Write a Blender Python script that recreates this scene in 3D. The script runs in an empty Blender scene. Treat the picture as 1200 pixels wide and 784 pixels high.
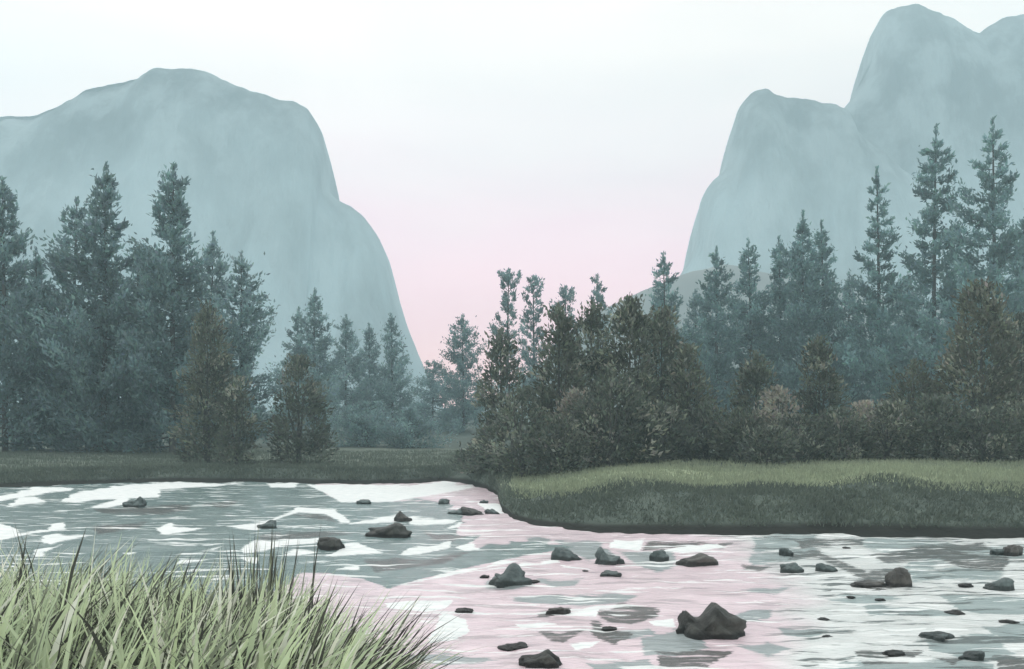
import bpy, math, random
import numpy as np
from mathutils import Vector, noise as mnoise

R = math.radians
SC = bpy.context.scene
COL = SC.collection
F, CX, HY, EYE = 1287.0, 600.0, 500.0, 2.5      # focal length (px of a 1200 px wide picture), centre, horizon row, eye height

# ------------------------------------------------------------------ camera, sky, sun, exposure
cam_data = bpy.data.cameras.new('camera')
cam_data.sensor_fit = 'HORIZONTAL'
cam_data.sensor_width = 36.0
cam_data.lens = 36.0 * F / 1200.0
cam_data.shift_y = (HY - 392.0) / 1200.0
cam_data.clip_start, cam_data.clip_end = 0.1, 5000
cam = bpy.data.objects.new('camera', cam_data)
cam.location = (0, 0, EYE)
cam.rotation_euler = (R(90), 0, 0)
COL.objects.link(cam)
SC.camera = cam

SUN_EL, SUN_AZ = 42.0, -28.0          # behind the valley, a little to the left
world = bpy.data.worlds.new('World')
SC.world = world
world.use_nodes = True
wn, wl = world.node_tree.nodes, world.node_tree.links
wn.clear()
w_out = wn.new('ShaderNodeOutputWorld')
sky = wn.new('ShaderNodeTexSky')
sky.sky_type = 'NISHITA'
sky.sun_disc = False
sky.sun_elevation = R(SUN_EL)
sky.sun_rotation = R(SUN_AZ)
bg_sky = wn.new('ShaderNodeBackground')
bg_sky.inputs['Strength'].default_value = 0.05
wl.new(sky.outputs[0], bg_sky.inputs['Color'])
# thin dawn overcast: white overhead, a pink band low down the valley
tc = wn.new('ShaderNodeTexCoord')
sep = wn.new('ShaderNodeSeparateXYZ')
wl.new(tc.outputs['Generated'], sep.inputs[0])
cn = wn.new('ShaderNodeTexNoise')
cn.inputs['Scale'].default_value = 5.0
cn.inputs['Detail'].default_value = 5.0
cmap = wn.new('ShaderNodeMapping')
cmap.inputs['Scale'].default_value = (1, 1, 4)
wl.new(tc.outputs['Generated'], cmap.inputs['Vector'])
wl.new(cmap.outputs[0], cn.inputs['Vector'])
ma = wn.new('ShaderNodeMath'); ma.operation = 'MULTIPLY_ADD'
wl.new(cn.outputs['Fac'], ma.inputs[0])
ma.inputs[1].default_value = 0.08
wl.new(sep.outputs['Z'], ma.inputs[2])
ramp = wn.new('ShaderNodeValToRGB')
wl.new(ma.outputs[0], ramp.inputs[0])
SKY_STOPS = [(0.0, (1.42, 0.62, 0.70)), (0.13, (1.42, 0.63, 0.70)), (0.215, (1.40, 0.76, 0.78)), (0.29, (1.40, 1.03, 0.90)), (0.37, (1.44, 1.13, 0.91)), (0.6, (1.38, 1.10, 0.89)), (1.0, (1.10, 1.06, 0.98))]
PALE_STOPS = [(0.0, (1.0, 1.0, 0.93)), (0.3, (1.15, 1.12, 1.0)), (0.6, (1.26, 1.20, 1.07)), (1.0, (1.08, 1.06, 1.0))]
while len(ramp.color_ramp.elements) < len(SKY_STOPS):
    ramp.color_ramp.elements.new(0.5)
for e, (p, c) in zip(ramp.color_ramp.elements, SKY_STOPS):
    e.position = p
    e.color = (*c, 1)
ramp2 = wn.new('ShaderNodeValToRGB')
wl.new(ma.outputs[0], ramp2.inputs[0])
while len(ramp2.color_ramp.elements) < len(PALE_STOPS):
    ramp2.color_ramp.elements.new(0.5)
for e, (p, c) in zip(ramp2.color_ramp.elements, PALE_STOPS):
    e.position = p
    e.color = (*c, 1)
glow = wn.new('ShaderNodeMapRange'); glow.interpolation_type = 'SMOOTHSTEP'
wl.new(sep.outputs['Y'], glow.inputs['Value'])
glow.inputs['From Min'].default_value = 0.72
glow.inputs['From Max'].default_value = 0.95
gmix = wn.new('ShaderNodeMix'); gmix.data_type = 'RGBA'
wl.new(glow.outputs[0], gmix.inputs['Factor'])
wl.new(ramp2.outputs[0], gmix.inputs[6])
wl.new(ramp.outputs[0], gmix.inputs[7])
cn2 = wn.new('ShaderNodeTexNoise')
cn2.inputs['Scale'].default_value = 3.2
cn2.inputs['Detail'].default_value = 7.0
cn2.inputs['Distortion'].default_value = 0.4
cmap2 = wn.new('ShaderNodeMapping')
cmap2.inputs['Scale'].default_value = (1, 1, 3.2)
wl.new(tc.outputs['Generated'], cmap2.inputs['Vector'])
wl.new(cmap2.outputs[0], cn2.inputs['Vector'])
cst = wn.new('ShaderNodeMapRange')
wl.new(cn2.outputs['Fac'], cst.inputs['Value'])
for kk, vv in zip(('From Min', 'From Max', 'To Min', 'To Max'), (0.3, 0.7, 0.90, 1.08)): cst.inputs[kk].default_value = vv
bg_cl = wn.new('ShaderNodeBackground')
wl.new(cst.outputs[0], bg_cl.inputs['Strength'])
wl.new(gmix.outputs[2], bg_cl.inputs['Color'])
w_add = wn.new('ShaderNodeAddShader')
wl.new(bg_sky.outputs[0], w_add.inputs[0])
wl.new(bg_cl.outputs[0], w_add.inputs[1])
wl.new(w_add.outputs[0], w_out.inputs['Surface'])

sun_data = bpy.data.lights.new('sun', 'SUN')
sun_data.energy = 1.0
sun_data.angle = R(18)
sun_data.color = (1.0, 0.95, 0.9)
sun = bpy.data.objects.new('sun', sun_data)
sd = Vector((math.sin(R(SUN_AZ)) * math.cos(R(SUN_EL)), math.cos(R(SUN_AZ)) * math.cos(R(SUN_EL)), math.sin(R(SUN_EL))))
sun.rotation_euler = sd.to_track_quat('Z', 'Y').to_euler()
COL.objects.link(sun)

SC.view_settings.view_transform = 'Standard'
SC.view_settings.look = 'None'
SC.view_settings.gamma = 1
SC.view_settings.use_curve_mapping = False
SC.view_settings.exposure = 0.13
SC.render.engine = 'CYCLES'
SC.cycles.use_denoising = True
SC.cycles.max_bounces = 6
SC.cycles.diffuse_bounces = 3
SC.cycles.glossy_bounces = 2
SC.cycles.volume_bounces = 1
SC.cycles.sample_clamp_indirect = 4.0

HAZE_DENSITY = 0.00115
HAZE_COLOR = (0.69, 0.91, 1.0)

# ------------------------------------------------------------------ helpers
rng = np.random.default_rng(7)


def at(px, py, Y):
    return Vector(((px - CX) / F * Y, Y, EYE + (HY - py) / F * Y))


def on_plane(px, py, z=0.0):
    Y = (EYE - z) * F / (py - HY)
    return ((px - CX) / F * Y, Y)


def tag(o, label=None, cat=None, group=None, kind=None):
    if label: o['label'] = label
    if cat: o['category'] = cat
    if group: o['group'] = group
    if kind: o['kind'] = kind
    return o


def link_mesh(name, verts, faces, mat, parent=None, cols=None, smooth=False, loc=None):
    me = bpy.data.meshes.new(name)
    me.from_pydata([tuple(map(float, v)) for v in verts] if not isinstance(verts, np.ndarray) else verts.tolist(), [], faces if not isinstance(faces, np.ndarray) else faces.tolist())
    if cols is not None:
        a = me.color_attributes.new('Col', 'FLOAT_COLOR', 'POINT')
        c4 = np.ones((len(cols), 4), dtype=np.float32)
        c4[:, :3] = cols
        a.data.foreach_set('color', c4.ravel())
    if smooth:
        me.polygons.foreach_set('use_smooth', [True] * len(me.polygons))
    me.materials.append(mat)
    me.update()
    o = bpy.data.objects.new(name, me)
    COL.objects.link(o)
    if parent: o.parent = parent
    if loc is not None: o.location = loc
    return o


def empty(name, loc):
    o = bpy.data.objects.new(name, None)
    o.location = loc
    o.empty_display_size = 0.2
    COL.objects.link(o)
    return o


def fbm(x, y, z=0.0, octv=4):
    return mnoise.fractal(Vector((x, y, z)), 0.9, 2.1, octv, noise_basis='PERLIN_ORIGINAL')


class NT:
    """small material builder"""
    def __init__(self, name, rough=0.8, spec=0.3):
        self.m = bpy.data.materials.new(name)
        self.m.use_nodes = True
        self.n, self.l = self.m.node_tree.nodes, self.m.node_tree.links
        self.b = self.n['Principled BSDF']
        self.b.inputs['Roughness'].default_value = rough
        self.b.inputs['Specular IOR Level'].default_value = spec

    def node(self, t, **kw):
        nd = self.n.new(t)
        for k, v in kw.items(): setattr(nd, k, v)
        return nd

    def put(self, sock, v):
        if hasattr(v, 'is_output'): self.l.new(v, sock)
        elif isinstance(v, (tuple, list)) and len(v) == 3 and sock.type == 'RGBA': sock.default_value = (*v, 1)
        else: sock.default_value = v

    def coord(self, scale=(1, 1, 1), out='Object'):
        t = self.node('ShaderNodeTexCoord')
        mp = self.node('ShaderNodeMapping')
        mp.inputs['Scale'].default_value = scale
        self.l.new(t.outputs[out], mp.inputs['Vector'])
        return mp.outputs[0]

    def noise(self, scale, detail=4, vec=None, rough=0.55, dist=0.0):
        t = self.node('ShaderNodeTexNoise')
        t.inputs['Scale'].default_value = scale
        t.inputs['Detail'].default_value = detail
        t.inputs['Roughness'].default_value = rough
        t.inputs['Distortion'].default_value = dist
        if vec is not None: self.l.new(vec, t.inputs['Vector'])
        return t.outputs['Fac']

    def ss(self, v, lo, hi, a=0.0, b=1.0):
        t = self.node('ShaderNodeMapRange', interpolation_type='SMOOTHSTEP')
        self.put(t.inputs['Value'], v)
        for k, x in zip(('From Min', 'From Max', 'To Min', 'To Max'), (lo, hi, a, b)): t.inputs[k].default_value = x
        return t.outputs[0]

    def math(self, op, a, b=0.0):
        t = self.node('ShaderNodeMath', operation=op)
        self.put(t.inputs[0], a); self.put(t.inputs[1], b)
        return t.outputs[0]

    def mix(self, f, a, b, mode='MIX'):
        t = self.node('ShaderNodeMix', data_type='RGBA', blend_type=mode)
        self.put(t.inputs['Factor'], f)
        self.put(t.inputs['A'], a) if False else self.put(t.inputs[6], a)
        self.put(t.inputs[7], b)
        return t.outputs[2]

    def attr(self, name):
        t = self.node('ShaderNodeAttribute', attribute_name=name)
        return t

    def bump(self, h, strength, dist):
        t = self.node('ShaderNodeBump')
        t.inputs['Strength'].default_value = strength
        t.inputs['Distance'].default_value = dist
        self.l.new(h, t.inputs['Height'])
        self.l.new(t.outputs[0], self.b.inputs['Normal'])

    def base(self, v):
        self.put(self.b.inputs['Base Color'], v)


# ------------------------------------------------------------------ materials
def mat_leaf(name, translucent=0.25):
    k = NT(name, 0.75, 0.15)
    c = k.attr('Col').outputs['Color']
    n = k.noise(0.9, 3, k.coord())
    col = k.mix(k.ss(n, 0.3, 0.75), c, k.mix(1.0, c, (1.25, 1.25, 1.2), 'MULTIPLY'))
    k.base(col)
    tr = k.node('ShaderNodeBsdfTranslucent')
    k.l.new(col, tr.inputs['Color'])
    mx = k.node('ShaderNodeMixShader')
    mx.inputs[0].default_value = translucent
    k.l.new(k.b.outputs[0], mx.inputs[1])
    k.l.new(tr.outputs[0], mx.inputs[2])
    k.l.new(mx.outputs[0], k.n['Material Output'].inputs['Surface'])
    return k.m


M_NEEDLE = mat_leaf('conifer needles', 0.42)
M_GRASS = mat_leaf('grass blades', 0.4)
_k = NT('bark', 0.9, 0.2)
_k.base(_k.mix(_k.noise(6, 5, _k.coord((1, 1, 0.25))), (0.035, 0.038, 0.037), (0.10, 0.105, 0.10)))
M_BARK = _k.m

_k = NT('granite', 0.9, 0.15)
_g = _k.node('ShaderNodeTexCoord')
_sz = _k.node('ShaderNodeSeparateXYZ')
_k.l.new(_g.outputs['Object'], _sz.inputs[0])
_st = _k.noise(0.02, 6, _k.coord((1, 1, 0.22)), 0.6, 0.4)
_bl = _k.noise(0.012, 4, _k.coord())
_h = _k.math('ADD', _sz.outputs['Z'], _k.math('MULTIPLY', _k.math('SUBTRACT', _bl, 0.5), 110.0))
_c = _k.mix(_k.ss(_h, 105, 225), (0.47, 0.58, 0.61), (0.045, 0.062, 0.065))      # paler towards the foot: valley mist fade painted into the rock
_c = _k.mix(_k.ss(_st, 0.42, 0.72, 0, 0.6), _c, (0.13, 0.16, 0.16))
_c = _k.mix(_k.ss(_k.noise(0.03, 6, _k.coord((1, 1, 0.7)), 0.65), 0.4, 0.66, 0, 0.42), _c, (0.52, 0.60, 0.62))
_k.base(_c)
_k.bump(_k.math('ADD', _st, _k.math('MULTIPLY', _k.noise(0.09, 8, _k.coord((1, 1, 0.35)), 0.7), 0.5)), 0.7, 7.0)
M_GRANITE = _k.m

_k = NT('hillside', 0.9, 0.1)
_k.base(_k.mix(_k.noise(0.05, 5, _k.coord()), (0.16, 0.15, 0.135), (0.27, 0.25, 0.225)))
M_HILL = _k.m


def mat_rock(name, dark, light):
    k = NT(name, 0.55, 0.4)
    v = k.coord()
    n = k.noise(3.0, 7, v, 0.65)
    sz = k.node('ShaderNodeSeparateXYZ')
    k.l.new(v, sz.inputs[0])
    wet = k.ss(k.math('ADD', sz.outputs['Z'], k.math('MULTIPLY', k.math('SUBTRACT', n, 0.5), 0.12)), 0.05, 0.09)   # wet line
    k.base(k.mix(wet, tuple(0.5 * q for q in dark), k.mix(k.ss(n, 0.35, 0.7), dark, light)))
    k.bump(k.noise(9, 8, v, 0.7), 0.9, 0.07)
    return k.m


M_ROCK_BLACK = mat_rock('wet black rock', (0.014, 0.015, 0.014), (0.085, 0.088, 0.080))
M_ROCK_TEAL = mat_rock('blue grey rock', (0.055, 0.075, 0.075), (0.14, 0.18, 0.18))
M_ROCK_BROWN = mat_rock('brown grey rock', (0.045, 0.043, 0.04), (0.12, 0.115, 0.105))

# ------------------------------------------------------------------ terrain beyond the river
SHORE = np.array([(-900, 590), (-300, 583), (-80, 578), (0, 571), (40, 569), (100, 567), (200, 564), (300, 565), (420, 567), (480, 566), (520, 563.5), (548, 566), (570, 573), (583, 580), (588, 598), (600, 606), (625, 613), (660, 618), (700, 621), (760, 624), (850, 626), (950, 624), (1050, 626), (1200, 628), (1500, 632), (2100, 640)], float)


def shore_y(px):
    py = np.interp(px, SHORE[:, 0], SHORE[:, 1])
    return EYE * F / (py - HY)


def ground_z(px, Y):
    """height of the land at picture column px (x = (px-600)/F*Y) and depth Y"""
    s = Y - shore_y(px)
    w = np.clip((px - 560) / 60.0, 0, 1)               # 0 = left shore, 1 = right bank
    zl = 0.55 * np.clip((s + 0.25) / 2.2, -1, 1)
    e = np.clip((s + 0.3) / 6.5, -0.3, 1)
    zr = 0.80 * np.sign(e) * (1 - (1 - np.abs(e)) ** 2.1)
    edge = np.clip(0.34 + (px - 585) / 280.0, 0.34, 1.08)         # the bank thins towards its tip
    z = zl * (1 - w) + zr * edge * w
    z = z + w * np.clip(s / 6, 0, 1) * (0.16 * np.sin(px * 0.019 + 0.6) * np.exp(-((s - 9) / 6) ** 2) + 0.10 * np.sin(px * 0.043 + 1.1) * np.exp(-((s - 7) / 4) ** 2))
    z = z + 0.012 * np.clip(s - 4, 0, 60) * (1 - w) + 0.017 * np.clip(s - 6, 0, 60) * w + 0.02 * np.clip(s - 60, 0, 2000)
    return z


def gz(x, Y):
    return float(ground_z(np.array(CX + x * F / Y), np.array(float(Y))))


px_cols = np.unique(np.concatenate([np.arange(-900, -100, 40), np.arange(-100, 560, 4), np.arange(560, 640, 1.5), np.arange(640, 1300, 4), np.arange(1300, 2101, 40)]))
s_rows = np.concatenate([np.linspace(-1.2, 8, 50), np.linspace(8.4, 30, 45), np.geomspace(31, 1000, 40)])
V = []
for s in s_rows:
    Y = shore_y(px_cols) + s
    Z = ground_z(px_cols, Y)
    X = (px_cols - CX) / F * Y
    for x, y, z in zip(X, Y, Z):
        a = 0.10 if s < 60 else 0.6
        V.append((x, y + 0.55 * fbm(x * 0.6, y * 0.2, 3.0, 4) * max(0.0, 1 - s / 8), z + a * fbm(x * 0.28, y * 0.35, 1.7, 4) * min(1.0, max(0.15, s / 3))))
nc = len(px_cols)
FA = [(r * nc + c, r * nc + c + 1, (r + 1) * nc + c + 1, (r + 1) * nc + c) for r in range(len(s_rows) - 1) for c in range(nc - 1)]
S_att = np.repeat(s_rows, nc)
PX_att = np.tile(px_cols, len(s_rows))
meadow = np.clip((S_att - np.interp(PX_att, [500, 590, 640, 760, 900, 1000, 1120, 1200], [1.6, 1.5, 4.2, 5.2, 5.0, 4.4, 4.0, 2.4])) / 1.0, 0, 1) * np.clip((np.interp(PX_att, [0, 560, 600, 700, 1300, 1700], [40, 34, 12, 15, 17, 20]) - S_att) / 4.0, 0, 1)
gcols = np.stack([meadow, np.clip(S_att / 6.0, 0, 1), np.clip((PX_att - 560) / 60.0, 0, 1)], 1)
_k = NT('river meadow and bank soil', 0.95, 0.1)
_a = _k.node('ShaderNodeSeparateColor')
_k.l.new(_k.attr('Col').outputs['Color'], _a.inputs[0])
_n1 = _k.noise(0.9, 6, _k.coord((1, 1.6, 1)), 0.65)
_n2 = _k.noise(5.0, 5, _k.coord())
_turf = _k.mix(_k.ss(_n1, 0.3, 0.7), (0.20, 0.235, 0.15), (0.34, 0.38, 0.25))
_turfl = _k.mix(_k.ss(_n1, 0.3, 0.7), (0.11, 0.135, 0.115), (0.19, 0.21, 0.17))
_turf = _k.mix(_a.outputs[2], _turfl, _turf)
_shaded_soil = _k.mix(_k.ss(_n1, 0.3, 0.75), (0.060, 0.078, 0.068), (0.115, 0.14, 0.12))  # bank front soil, its colour darkened for the shade on that face
_f = _k.ss(_k.math('ADD', _a.outputs[0], _k.math('MULTIPLY', _k.math('SUBTRACT', _n1, 0.5), 0.9)), 0.35, 0.65)
_c = _k.mix(_f, _shaded_soil, _turf)
_c = _k.mix(_k.ss(_a.outputs[1], 0.02, 0.12), (0.022, 0.024, 0.021), _c)     # wet black edge along the water
_c = _k.mix(1.0, _c, _k.mix(_n2, (0.75, 0.75, 0.75), (1.2, 1.2, 1.2)), 'MULTIPLY')
_k.base(_c)
_k.bump(_n2, 0.5, 0.08)
ground = link_mesh('ground', V, FA, _k.m, cols=gcols, smooth=True)
tag(ground, 'dark soil banks and pale green meadow beyond the river', 'ground', kind='structure')

# ------------------------------------------------------------------ mountains
LEFT_RIDGE = [(-420, 230), (-260, 190), (-120, 156), (-40, 143), (0, 137), (40, 136), (75, 122), (100, 105), (130, 99), (160, 93), (195, 84), (222, 83), (250, 91), (280, 105), (320, 119), (350, 124), (366, 135), (378, 155), (385, 186), (385, 224), (396, 236), (412, 243), (430, 258), (445, 280), (457, 308), (467, 348), (478, 385), (494, 425), (505, 452), (520, 480), (535, 499)]
RIGHT_RIDGE = [(690, 499), (745, 430), (775, 360), (795, 325), (806, 308), (815, 285), (817, 258), (820, 238), (828, 220), (836, 212), (847, 203), (852, 175), (858, 150), (866, 126), (880, 110), (890, 107), (897, 105), (903, 113), (915, 118), (945, 120), (975, 124), (988, 131), (996, 150), (1020, 172), (1060, 205), (1120, 240), (1250, 280), (1400, 340), (1500, 420)]
PEAK_RIDGE = [(880, 300), (920, 230), (950, 180), (975, 140), (988, 128), (1000, 113), (1010, 95), (1021, 72), (1024, 48), (1028, 26), (1038, 13), (1055, 7), (1072, 7), (1090, 13), (1110, 23), (1130, 36), (1144, 42), (1158, 31), (1175, 21), (1195, 17), (1230, 14), (1270, 30), (1330, 60), (1420, 120), (1560, 200), (1700, 300)]
HILL_RIDGE = [(480, 499), (540, 487), (590, 462), (640, 420), (665, 390), (690, 371), (712, 360), (735, 349), (760, 338), (785, 328), (805, 320), (850, 310), (950, 330), (1100, 360), (1300, 420), (1450, 499)]


def mountain(name, ridge, D, depth, mat, label, relief=10.0, foot=0.24, seed=0.0, step=3.0):
    ridge = np.array(ridge, float)
    pts = []
    for (a, b), (c, d) in zip(ridge[:-1], ridge[1:]):          # dense columns where the outline drops steeply
        n = max(1, int(max(abs(c - a), abs(d - b) * 0.7) / step))
        for i in range(n): pts.append((a + (c - a) * i / n, b + (d - b) * i / n))
    pts.append(tuple(ridge[-1]))
    for _ in range(2): pts = [pts[0]] + [tuple(np.array(pts[i - 1]) * 0.25 + np.array(pts[i]) * 0.5 + np.array(pts[i + 1]) * 0.25) for i in range(1, len(pts) - 1)] + [pts[-1]]
    prof = [(-1.0, 0.0), (-0.8, foot * 0.45), (-0.58, foot)]
    prof += [(-0.58 + 0.33 * t, foot + (0.84 - foot) * t ** 0.9) for t in np.linspace(0.04, 1, 26)]
    prof += [(-0.25 + 0.25 * t, 0.84 + 0.16 * math.sin(t * math.pi / 2)) for t in np.linspace(0.1, 1, 12)]
    prof += [(t * 1.4, 1 - 0.98 * t ** 1.5) for t in np.linspace(0.06, 1, 14)]
    V, FA = [], []
    for (t, g) in prof:
        for (px, py) in pts:
            zs = (HY - py) / F * D + EYE
            x = (px - CX) / F * D
            z = zs * g - 3 * (1 - g)
            amp = relief * min(1, zs / 60) * (1 - abs(t)) ** 0.3
            y = D + t * depth * (0.35 + 0.65 * min(1, zs / 150))
            y += (amp * 1.4 * fbm(x * 0.012 + seed, z * 0.003, seed, 5) + amp * 0.5 * fbm(x * 0.05, z * 0.014, seed + 5, 4)) * (0 if t == 0 else 1)
            z += amp * (0.04 * fbm(x * 0.05, y * 0.05, seed + 9, 4) + 0.05 * fbm(x * 0.16, y * 0.02, seed + 3, 4))
            V.append((x, y, z))
    n = len(pts)
    for r in range(len(prof) - 1):
        for c in range(n - 1):
            FA.append((r * n + c, r * n + c + 1, (r + 1) * n + c + 1, (r + 1) * n + c))
    o = link_mesh(name, V, FA, mat, smooth=True)
    tag(o, label, 'mountain', kind='structure')
    return o


mountain('mountain', LEFT_RIDGE, 720, 170, M_GRANITE, 'broad granite mountain with a rounded dome and sheer right side, left of the pink gap', seed=1.3)
mountain('mountain', RIGHT_RIDGE, 720, 150, M_GRANITE, 'square shouldered granite cliff to the right of the pink gap, below the tallest peak', seed=4.1)
mountain('mountain', PEAK_RIDGE, 770, 170, M_GRANITE, 'tallest round headed granite peak at upper right, behind the square cliff', seed=8.6)
hl = mountain('hill', HILL_RIDGE, 600, 110, M_HILL, 'low brownish hill sloping down to the left at the foot of the right cliff', relief=5, foot=0.4, seed=12.0)
hl['category'] = 'hill'

# ------------------------------------------------------------------ the river
def inside(poly, X, Yp):
    """signed distance (px, rows weighted) to a polygon given in picture pixels; positive inside"""
    poly = np.array(poly, float)
    P = np.stack([X, Yp * 2.0], -1)
    Q = poly * np.array([1.0, 2.0])
    d = np.full(X.shape, 1e9)
    ins = np.zeros(X.shape, bool)
    for i in range(len(Q)):
        a, b = Q[i], Q[(i + 1) % len(Q)]
        ab = b - a
        t = np.clip(((P - a) @ ab) / max(ab @ ab, 1e-9), 0, 1)
        dd = np.linalg.norm(P - (a + t[..., None] * ab), axis=-1)
        d = np.minimum(d, dd)
        cross = ((a[1] > P[..., 1]) != (b[1] > P[..., 1])) & (P[..., 0] < (b[0] - a[0]) * (P[..., 1] - a[1]) / (b[1] - a[1] + 1e-12) + a[0])
        ins ^= cross
    return np.where(ins, d, -d)


LEFT_TINT_REFL = [(-400, 560), (360, 560), (392, 584), (480, 585), (522, 590), (542, 604), (546, 611), (530, 618), (540, 626), (562, 627), (548, 640), (600, 636), (672, 641), (640, 648), (590, 655), (525, 671), (455, 688), (430, 680), (385, 672), (352, 672), (330, 690), (250, 705), (100, 720), (-400, 800)]  # teal water tint with the mountain and tree reflection painted in
FOAM = [
    [(-60, 586), (0, 581), (18, 578), (42, 571), (85, 572), (84, 575), (60, 577), (30, 582), (0, 587)],
    [(8, 594), (25, 582), (40, 581), (55, 588), (30, 591)],
    [(72, 588), (85, 579), (118, 573), (150, 567), (190, 565), (285, 566), (250, 570), (187, 574), (186, 582), (168, 583), (110, 586), (90, 589)],
    [(100, 595), (148, 583), (152, 590), (125, 595)],
    [(-60, 622), (0, 615), (10, 617), (25, 625), (55, 620), (66, 611), (75, 613), (79, 620), (50, 624), (0, 633), (-60, 636)],
    [(45, 634), (60, 628), (110, 628), (75, 633), (60, 637)],
    [(38, 653), (42, 644), (72, 638), (50, 647), (56, 650)],
    [(182, 619), (200, 613), (203, 616), (242, 620), (200, 626), (190, 626)],
    [(145, 648), (162, 646), (150, 650)], [(205, 662), (212, 656), (246, 656), (222, 660)], [(242, 643), (260, 640), (250, 644)],
    [(265, 617), (300, 612), (320, 608), (352, 595), (392, 596), (400, 602), (414, 613), (400, 612), (380, 602), (350, 600), (325, 609), (300, 622), (280, 620)],
    [(280, 642), (300, 634), (375, 630), (370, 637), (330, 640), (310, 645), (285, 648)], [(282, 655), (302, 655), (300, 662)],
    [(360, 568), (480, 569), (520, 564), (560, 570), (520, 578), (480, 584), (460, 588), (400, 588), (385, 580)],
    [(312, 566), (350, 566), (345, 571), (318, 571)],
    [(410, 614), (440, 607), (470, 604), (475, 610), (440, 613)], [(478, 607), (542, 608), (530, 613), (500, 615), (480, 614)],
    [(522, 621), (542, 610), (538, 618)], [(320, 651), (345, 645), (377, 646), (350, 650)],
    [(383, 652), (400, 640), (420, 638), (447, 648), (400, 651)], [(468, 649), (480, 643), (528, 635), (530, 641), (500, 647), (475, 650)],
    [(530, 640), (553, 635), (566, 644), (545, 645)], [(394, 668), (420, 662), (423, 668)],
    [(470, 684), (530, 669), (590, 656), (615, 655), (560, 666), (520, 676)],
    [(450, 705), (530, 703), (525, 710), (500, 717), (455, 712)], [(498, 752), (520, 720), (545, 725), (552, 740), (530, 750)],
    [(560, 590), (585, 590), (590, 602), (570, 598)],
    [(605, 660), (650, 655), (655, 658), (610, 663)], [(712, 642), (720, 632), (755, 631), (750, 646)], [(780, 645), (840, 636), (852, 642), (800, 649)],
    [(605, 733), (640, 731), (652, 733), (610, 737)], [(668, 756), (702, 752), (690, 760), (675, 763)], [(760, 728), (790, 722), (790, 737), (765, 734)],
    [(640, 717), (700, 714), (700, 722), (650, 721)], [(655, 660), (690, 664), (700, 668), (660, 663)],
]
SLATE = [     # grey ripple strokes painted into the water colour
    [(618, 631), (643, 631), (640, 647), (632, 649), (622, 643)], [(653, 634), (700, 635), (722, 650), (690, 656), (660, 645)],
    [(720, 645), (790, 645), (790, 665), (770, 670), (745, 660)], [(600, 698), (660, 697), (722, 692), (750, 698), (730, 706), (680, 709), (605, 704)],
    [(632, 681), (682, 678), (675, 686), (645, 688)], [(755, 750), (790, 740), (822, 748), (832, 760), (790, 769), (755, 767)],
    [(690, 778), (760, 770), (775, 786), (700, 790)], [(882, 628), (958, 625), (950, 640), (885, 648)], [(880, 649), (950, 642), (962, 648), (940, 655), (880, 662)],
    [(990, 629), (1080, 629), (1140, 640), (1260, 640), (1260, 652), (1150, 656), (1100, 660), (1080, 681), (1060, 672), (1065, 655), (1020, 645)],
    [(1065, 670), (1150, 665), (1182, 670), (1170, 680), (1100, 679), (1070, 683)], [(1100, 697), (1260, 702), (1260, 721), (1150, 719), (1120, 711)],
    [(870, 691), (932, 686), (910, 697), (885, 696)], [(905, 732), (972, 738), (950, 749), (920, 745)], [(1085, 752), (1165, 746), (1192, 766), (1150, 776), (1090, 761)],
    [(980, 773), (1020, 768), (1165, 775), (1165, 792), (980, 792)], [(860, 720), (902, 715), (902, 726), (870, 731)], [(860, 756), (900, 751), (932, 760), (900, 769)],
    [(470, 771), (540, 767), (602, 772), (520, 779)], [(565, 680), (590, 676), (625, 684), (600, 690), (570, 688)], [(1150, 735), (1215, 728), (1230, 748), (1180, 752)],
    [(960, 700), (1040, 696), (1060, 702), (1000, 708)], [(700, 742), (760, 738), (770, 746), (720, 750)],
    [(1010, 706), (1110, 716), (1120, 722), (1020, 722)],
]
DARK = [      # shadowed wave faces painted as dark patches
    [(112, 598), (160, 594), (222, 592), (222, 598), (190, 603), (120, 602)], [(240, 592), (282, 587), (262, 596)], [(108, 618), (172, 611), (165, 618), (115, 627)],
    [(303, 626), (400, 622), (412, 626), (370, 630), (303, 635)], [(335, 602), (385, 604), (397, 612), (360, 607)], [(428, 657), (480, 655), (548, 647), (520, 660), (440, 671)],
    [(498, 624), (546, 628), (530, 634), (508, 633)], [(752, 646), (760, 632), (832, 633), (815, 641), (780, 644)], [(820, 634), (859, 636), (845, 644), (828, 642)],
    [(698, 718), (730, 709), (772, 715), (775, 722), (740, 732), (710, 728)], [(693, 728), (702, 727), (716, 738), (742, 745), (720, 756), (706, 751), (693, 744)],
    [(633, 741), (655, 745), (688, 737), (660, 754), (645, 752)], [(628, 714), (668, 711), (664, 720), (632, 723)], [(770, 765), (862, 761), (830, 780), (770, 785)],
    [(933, 634), (1012, 631), (1012, 640), (960, 641), (938, 644)], [(1018, 650), (1080, 640), (1152, 634), (1162, 645), (1090, 656), (1040, 661)],
    [(1102, 656), (1110, 647), (1182, 651), (1177, 669), (1130, 666)], [(925, 647), (960, 646), (982, 654), (1016, 672), (1052, 667), (1052, 674), (1015, 681), (975, 661), (955, 653), (925, 655)],
    [(1000, 681), (1040, 678), (1064, 674), (1062, 688), (1030, 693), (1010, 689)], [(1003, 764), (1082, 764), (1062, 776), (1010, 778)],
    [(1165, 768), (1215, 772), (1215, 786), (1170, 784)], [(870, 660), (905, 663), (890, 670), (872, 668)], [(1090, 768), (1130, 770), (1118, 778)],
]
rows = np.concatenate([EYE * F / np.linspace(61, 300, 300), np.linspace(10.6, -14, 20)])       # depths from the far shore to behind the camera
cols_px = np.concatenate([np.linspace(-700, -70, 40), np.linspace(-60, 1260, 661), np.linspace(1275, 1900, 40)])
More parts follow.
